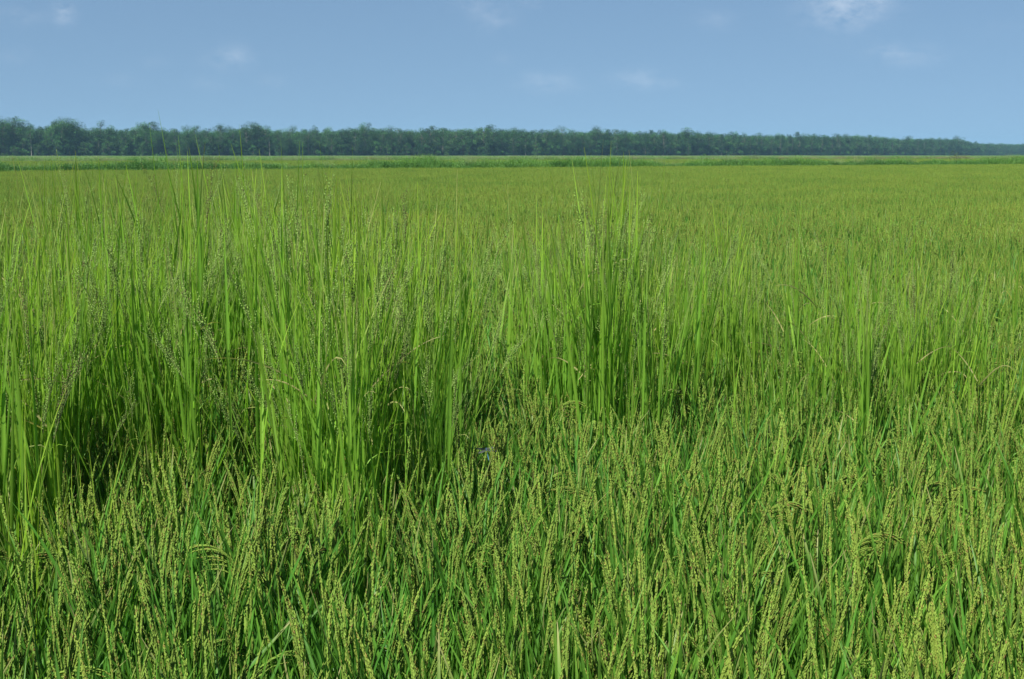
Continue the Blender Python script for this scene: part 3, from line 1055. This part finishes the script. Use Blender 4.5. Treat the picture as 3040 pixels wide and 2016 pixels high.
def put_tree(px, y, k, hgt, label, group='trees along the edge of the wood'):
    a = TV[k]
    root = obj('broadleaf_tree', None, None, (row(px, y), y, 0), (0, 0, rn.uniform(0, 6.28)), hgt / specs[k]['H'])
    root.empty_display_size = 2
    if 'percent' in label: label = label.replace('NN', f'{px / 10.24:.1f}')
    tag(root, label, 'tree', group)
    obj('trunk', a[0], root)
    obj('crown', a[1], root)
    return root


def lab_at(px):
    far = 'dark leafy tree' if px < 768 else 'small bluish distant tree'
    return far + ' in the front rank, NN percent across the picture', 'trees of the far wood'


px = -14.0
cnt = 0
while px < 1040:
    y = np.interp(px, EDGE_X, EDGE_Y)
    hh = want_h(px, y)
    sp_px = 6.6 * FPX / y * rn.uniform(.75, 1.25) * (1.0 if px < 700 else 1.25)
    k = rn.choice([0, 1, 2, 3, 4, 5, 6, 7, 8, 8, 2, 4])
    l, gname = lab_at(px)
    put_tree(px, y + rn.uniform(-6, 8), k, hh * rn.uniform(.80, .95), l, gname)
    cnt += 1
    px += max(sp_px, 4.6)
# second rank, a bit taller, makes the skyline
px = -10.0
while px < 1040:
    y = np.interp(px, EDGE_X, EDGE_Y) + 18
    l, gname = lab_at(px); l = l.replace('in the front rank', 'of the skyline')
    put_tree(px, y + rn.uniform(-5, 8), rn.choice([0, 1, 2, 4, 6, 8, 11, 2]), want_h(px, y) * rn.uniform(.84, 1.05), l, gname)
    cnt += 1
    px += rn.uniform(8, 14)
NOTE = [(3, 118.0, 2, 'broad tall tree at the left edge, first of the two humps above the wood'), (20, 117.5, 0, 'tall round tree in the leftmost hump of the skyline'), (31, 121, 8, 'tree at the right shoulder of the leftmost hump of the skyline'),
        (61, 122, 6, 'thin tree whose twiggy top shows just left of the big dark crown'), (71, 119.5, 2, 'largest dark rounded crown in the left skyline, gap of sky beside it'), (77, 120, 5, 'dark tree with an upright right edge beside the largest left crown'),
        (106, 121, 11, 'thin tree with a small tuft standing above the skyline at the left'), (147, 123.5, 1, 'pale topped tree with open crown above the left skyline'), (156, 123, 8, 'dark round crown just above the left skyline beside an open one'),
        (225, 124, 11, 'open twiggy tree top standing above the skyline left of centre'), (262, 124, 2, 'broad dark dome above the skyline left of centre'), (368, 123.5, 0, 'rounded crown slightly above the skyline near the centre left'),
        (393, 126, 11, 'small bare tufted tree top just left of centre skyline'), (598, 127.5, 2, 'rounded crown above the skyline right of centre'), (686, 128.5, 8, 'dark tree rising above the skyline right of centre'), (953, 136.5, 2, 'last dark rounded tree before the wood drops at the right')]
for (px_, ty, k, l) in NOTE:
    y = np.interp(px_, EDGE_X, EDGE_Y) + 6
    put_tree(px_, y, k, EYE + (HORIZ - ty) * y / FPX, l, 'notable trees of the skyline')
    cnt += 1
# low understorey trees at the foot
for i in range(70):
    px_ = rn.uniform(-10, 1034) if i % 2 else rn.uniform(-10, 600)
    y = np.interp(px_, EDGE_X, EDGE_Y) - rn.uniform(3, 9)
    if cnt >= 296: break
    t_ = put_tree(px_, y, rn.choice([9, 10]), rn.uniform(6, 11), 'low bushy understorey tree at the foot of the wood, NN percent across the picture', 'understorey trees at the foot of the wood')
    cnt += 1
print('trees', cnt)
# the mass of the wood behind
P, I, SC = [], [], []
for rank, dy in enumerate((8, 30, 46, 64, 90, 120)):
    px = -420.0
    while px < 1230:
        y = np.interp(px, EDGE_X, EDGE_Y) + dy + rn.uniform(-7, 7)
        if rank == 0 and -10 < px < 1030: px += 4; P.append((row(px, y), y, 0)); I.append(10); SC.append([rn.uniform(.8, 1.4)] * 3); continue
        k = rn.choice([0, 1, 2, 5, 7, 8])
        hh = want_h(min(max(px, 0), 1024), y - dy) * rn.uniform(.78, .94)
        P.append((row(px, y), y, 0)); I.append(k); SC.append([hh / specs[k]['H'] * 1.0] * 3)
        px += max(5.0 * FPX / y, 3.0)
o = scatter('woodland', FOREST_SRC, np.array(P), RNG.uniform(0, 6.28, len(P)), np.array(SC), I)
tag(o, 'dark depth of the wood behind its edge trees', 'wood', kind='stuff')

# ------------------------------------------------------------------ haze
def box(name, lo, hi, mat):
    x0, y0, z0 = lo; x1, y1, z1 = hi
    V = [(x0, y0, z0), (x1, y0, z0), (x1, y1, z0), (x0, y1, z0), (x0, y0, z1), (x1, y0, z1), (x1, y1, z1), (x0, y1, z1)]
    F = [(0, 3, 2, 1), (4, 5, 6, 7), (0, 1, 5, 4), (1, 2, 6, 5), (2, 3, 7, 6), (3, 0, 4, 7)]
    me = bpy.data.meshes.new(name)
    me.from_pydata(V, [], F)
    me.materials.append(mat)
    return obj(name, me)


mh = bpy.data.materials.new('haze')
mh.use_nodes = True
t = mh.node_tree
t.nodes.clear()
out = N(t, 'ShaderNodeOutputMaterial')
pv = N(t, 'ShaderNodeVolumePrincipled')
pv.inputs['Color'].default_value = (0.40, 0.74, 1.0, 1)
pv.inputs['Density'].default_value = 0.00013
pv.inputs['Anisotropy'].default_value = 0.2
t.links.new(pv.outputs[0], out.inputs['Volume'])
tag(box('haze', (-2700, -500, -1), (3500, 3700, 48), mh), 'thin blue summer haze over the field and the wood', 'haze', kind='stuff')
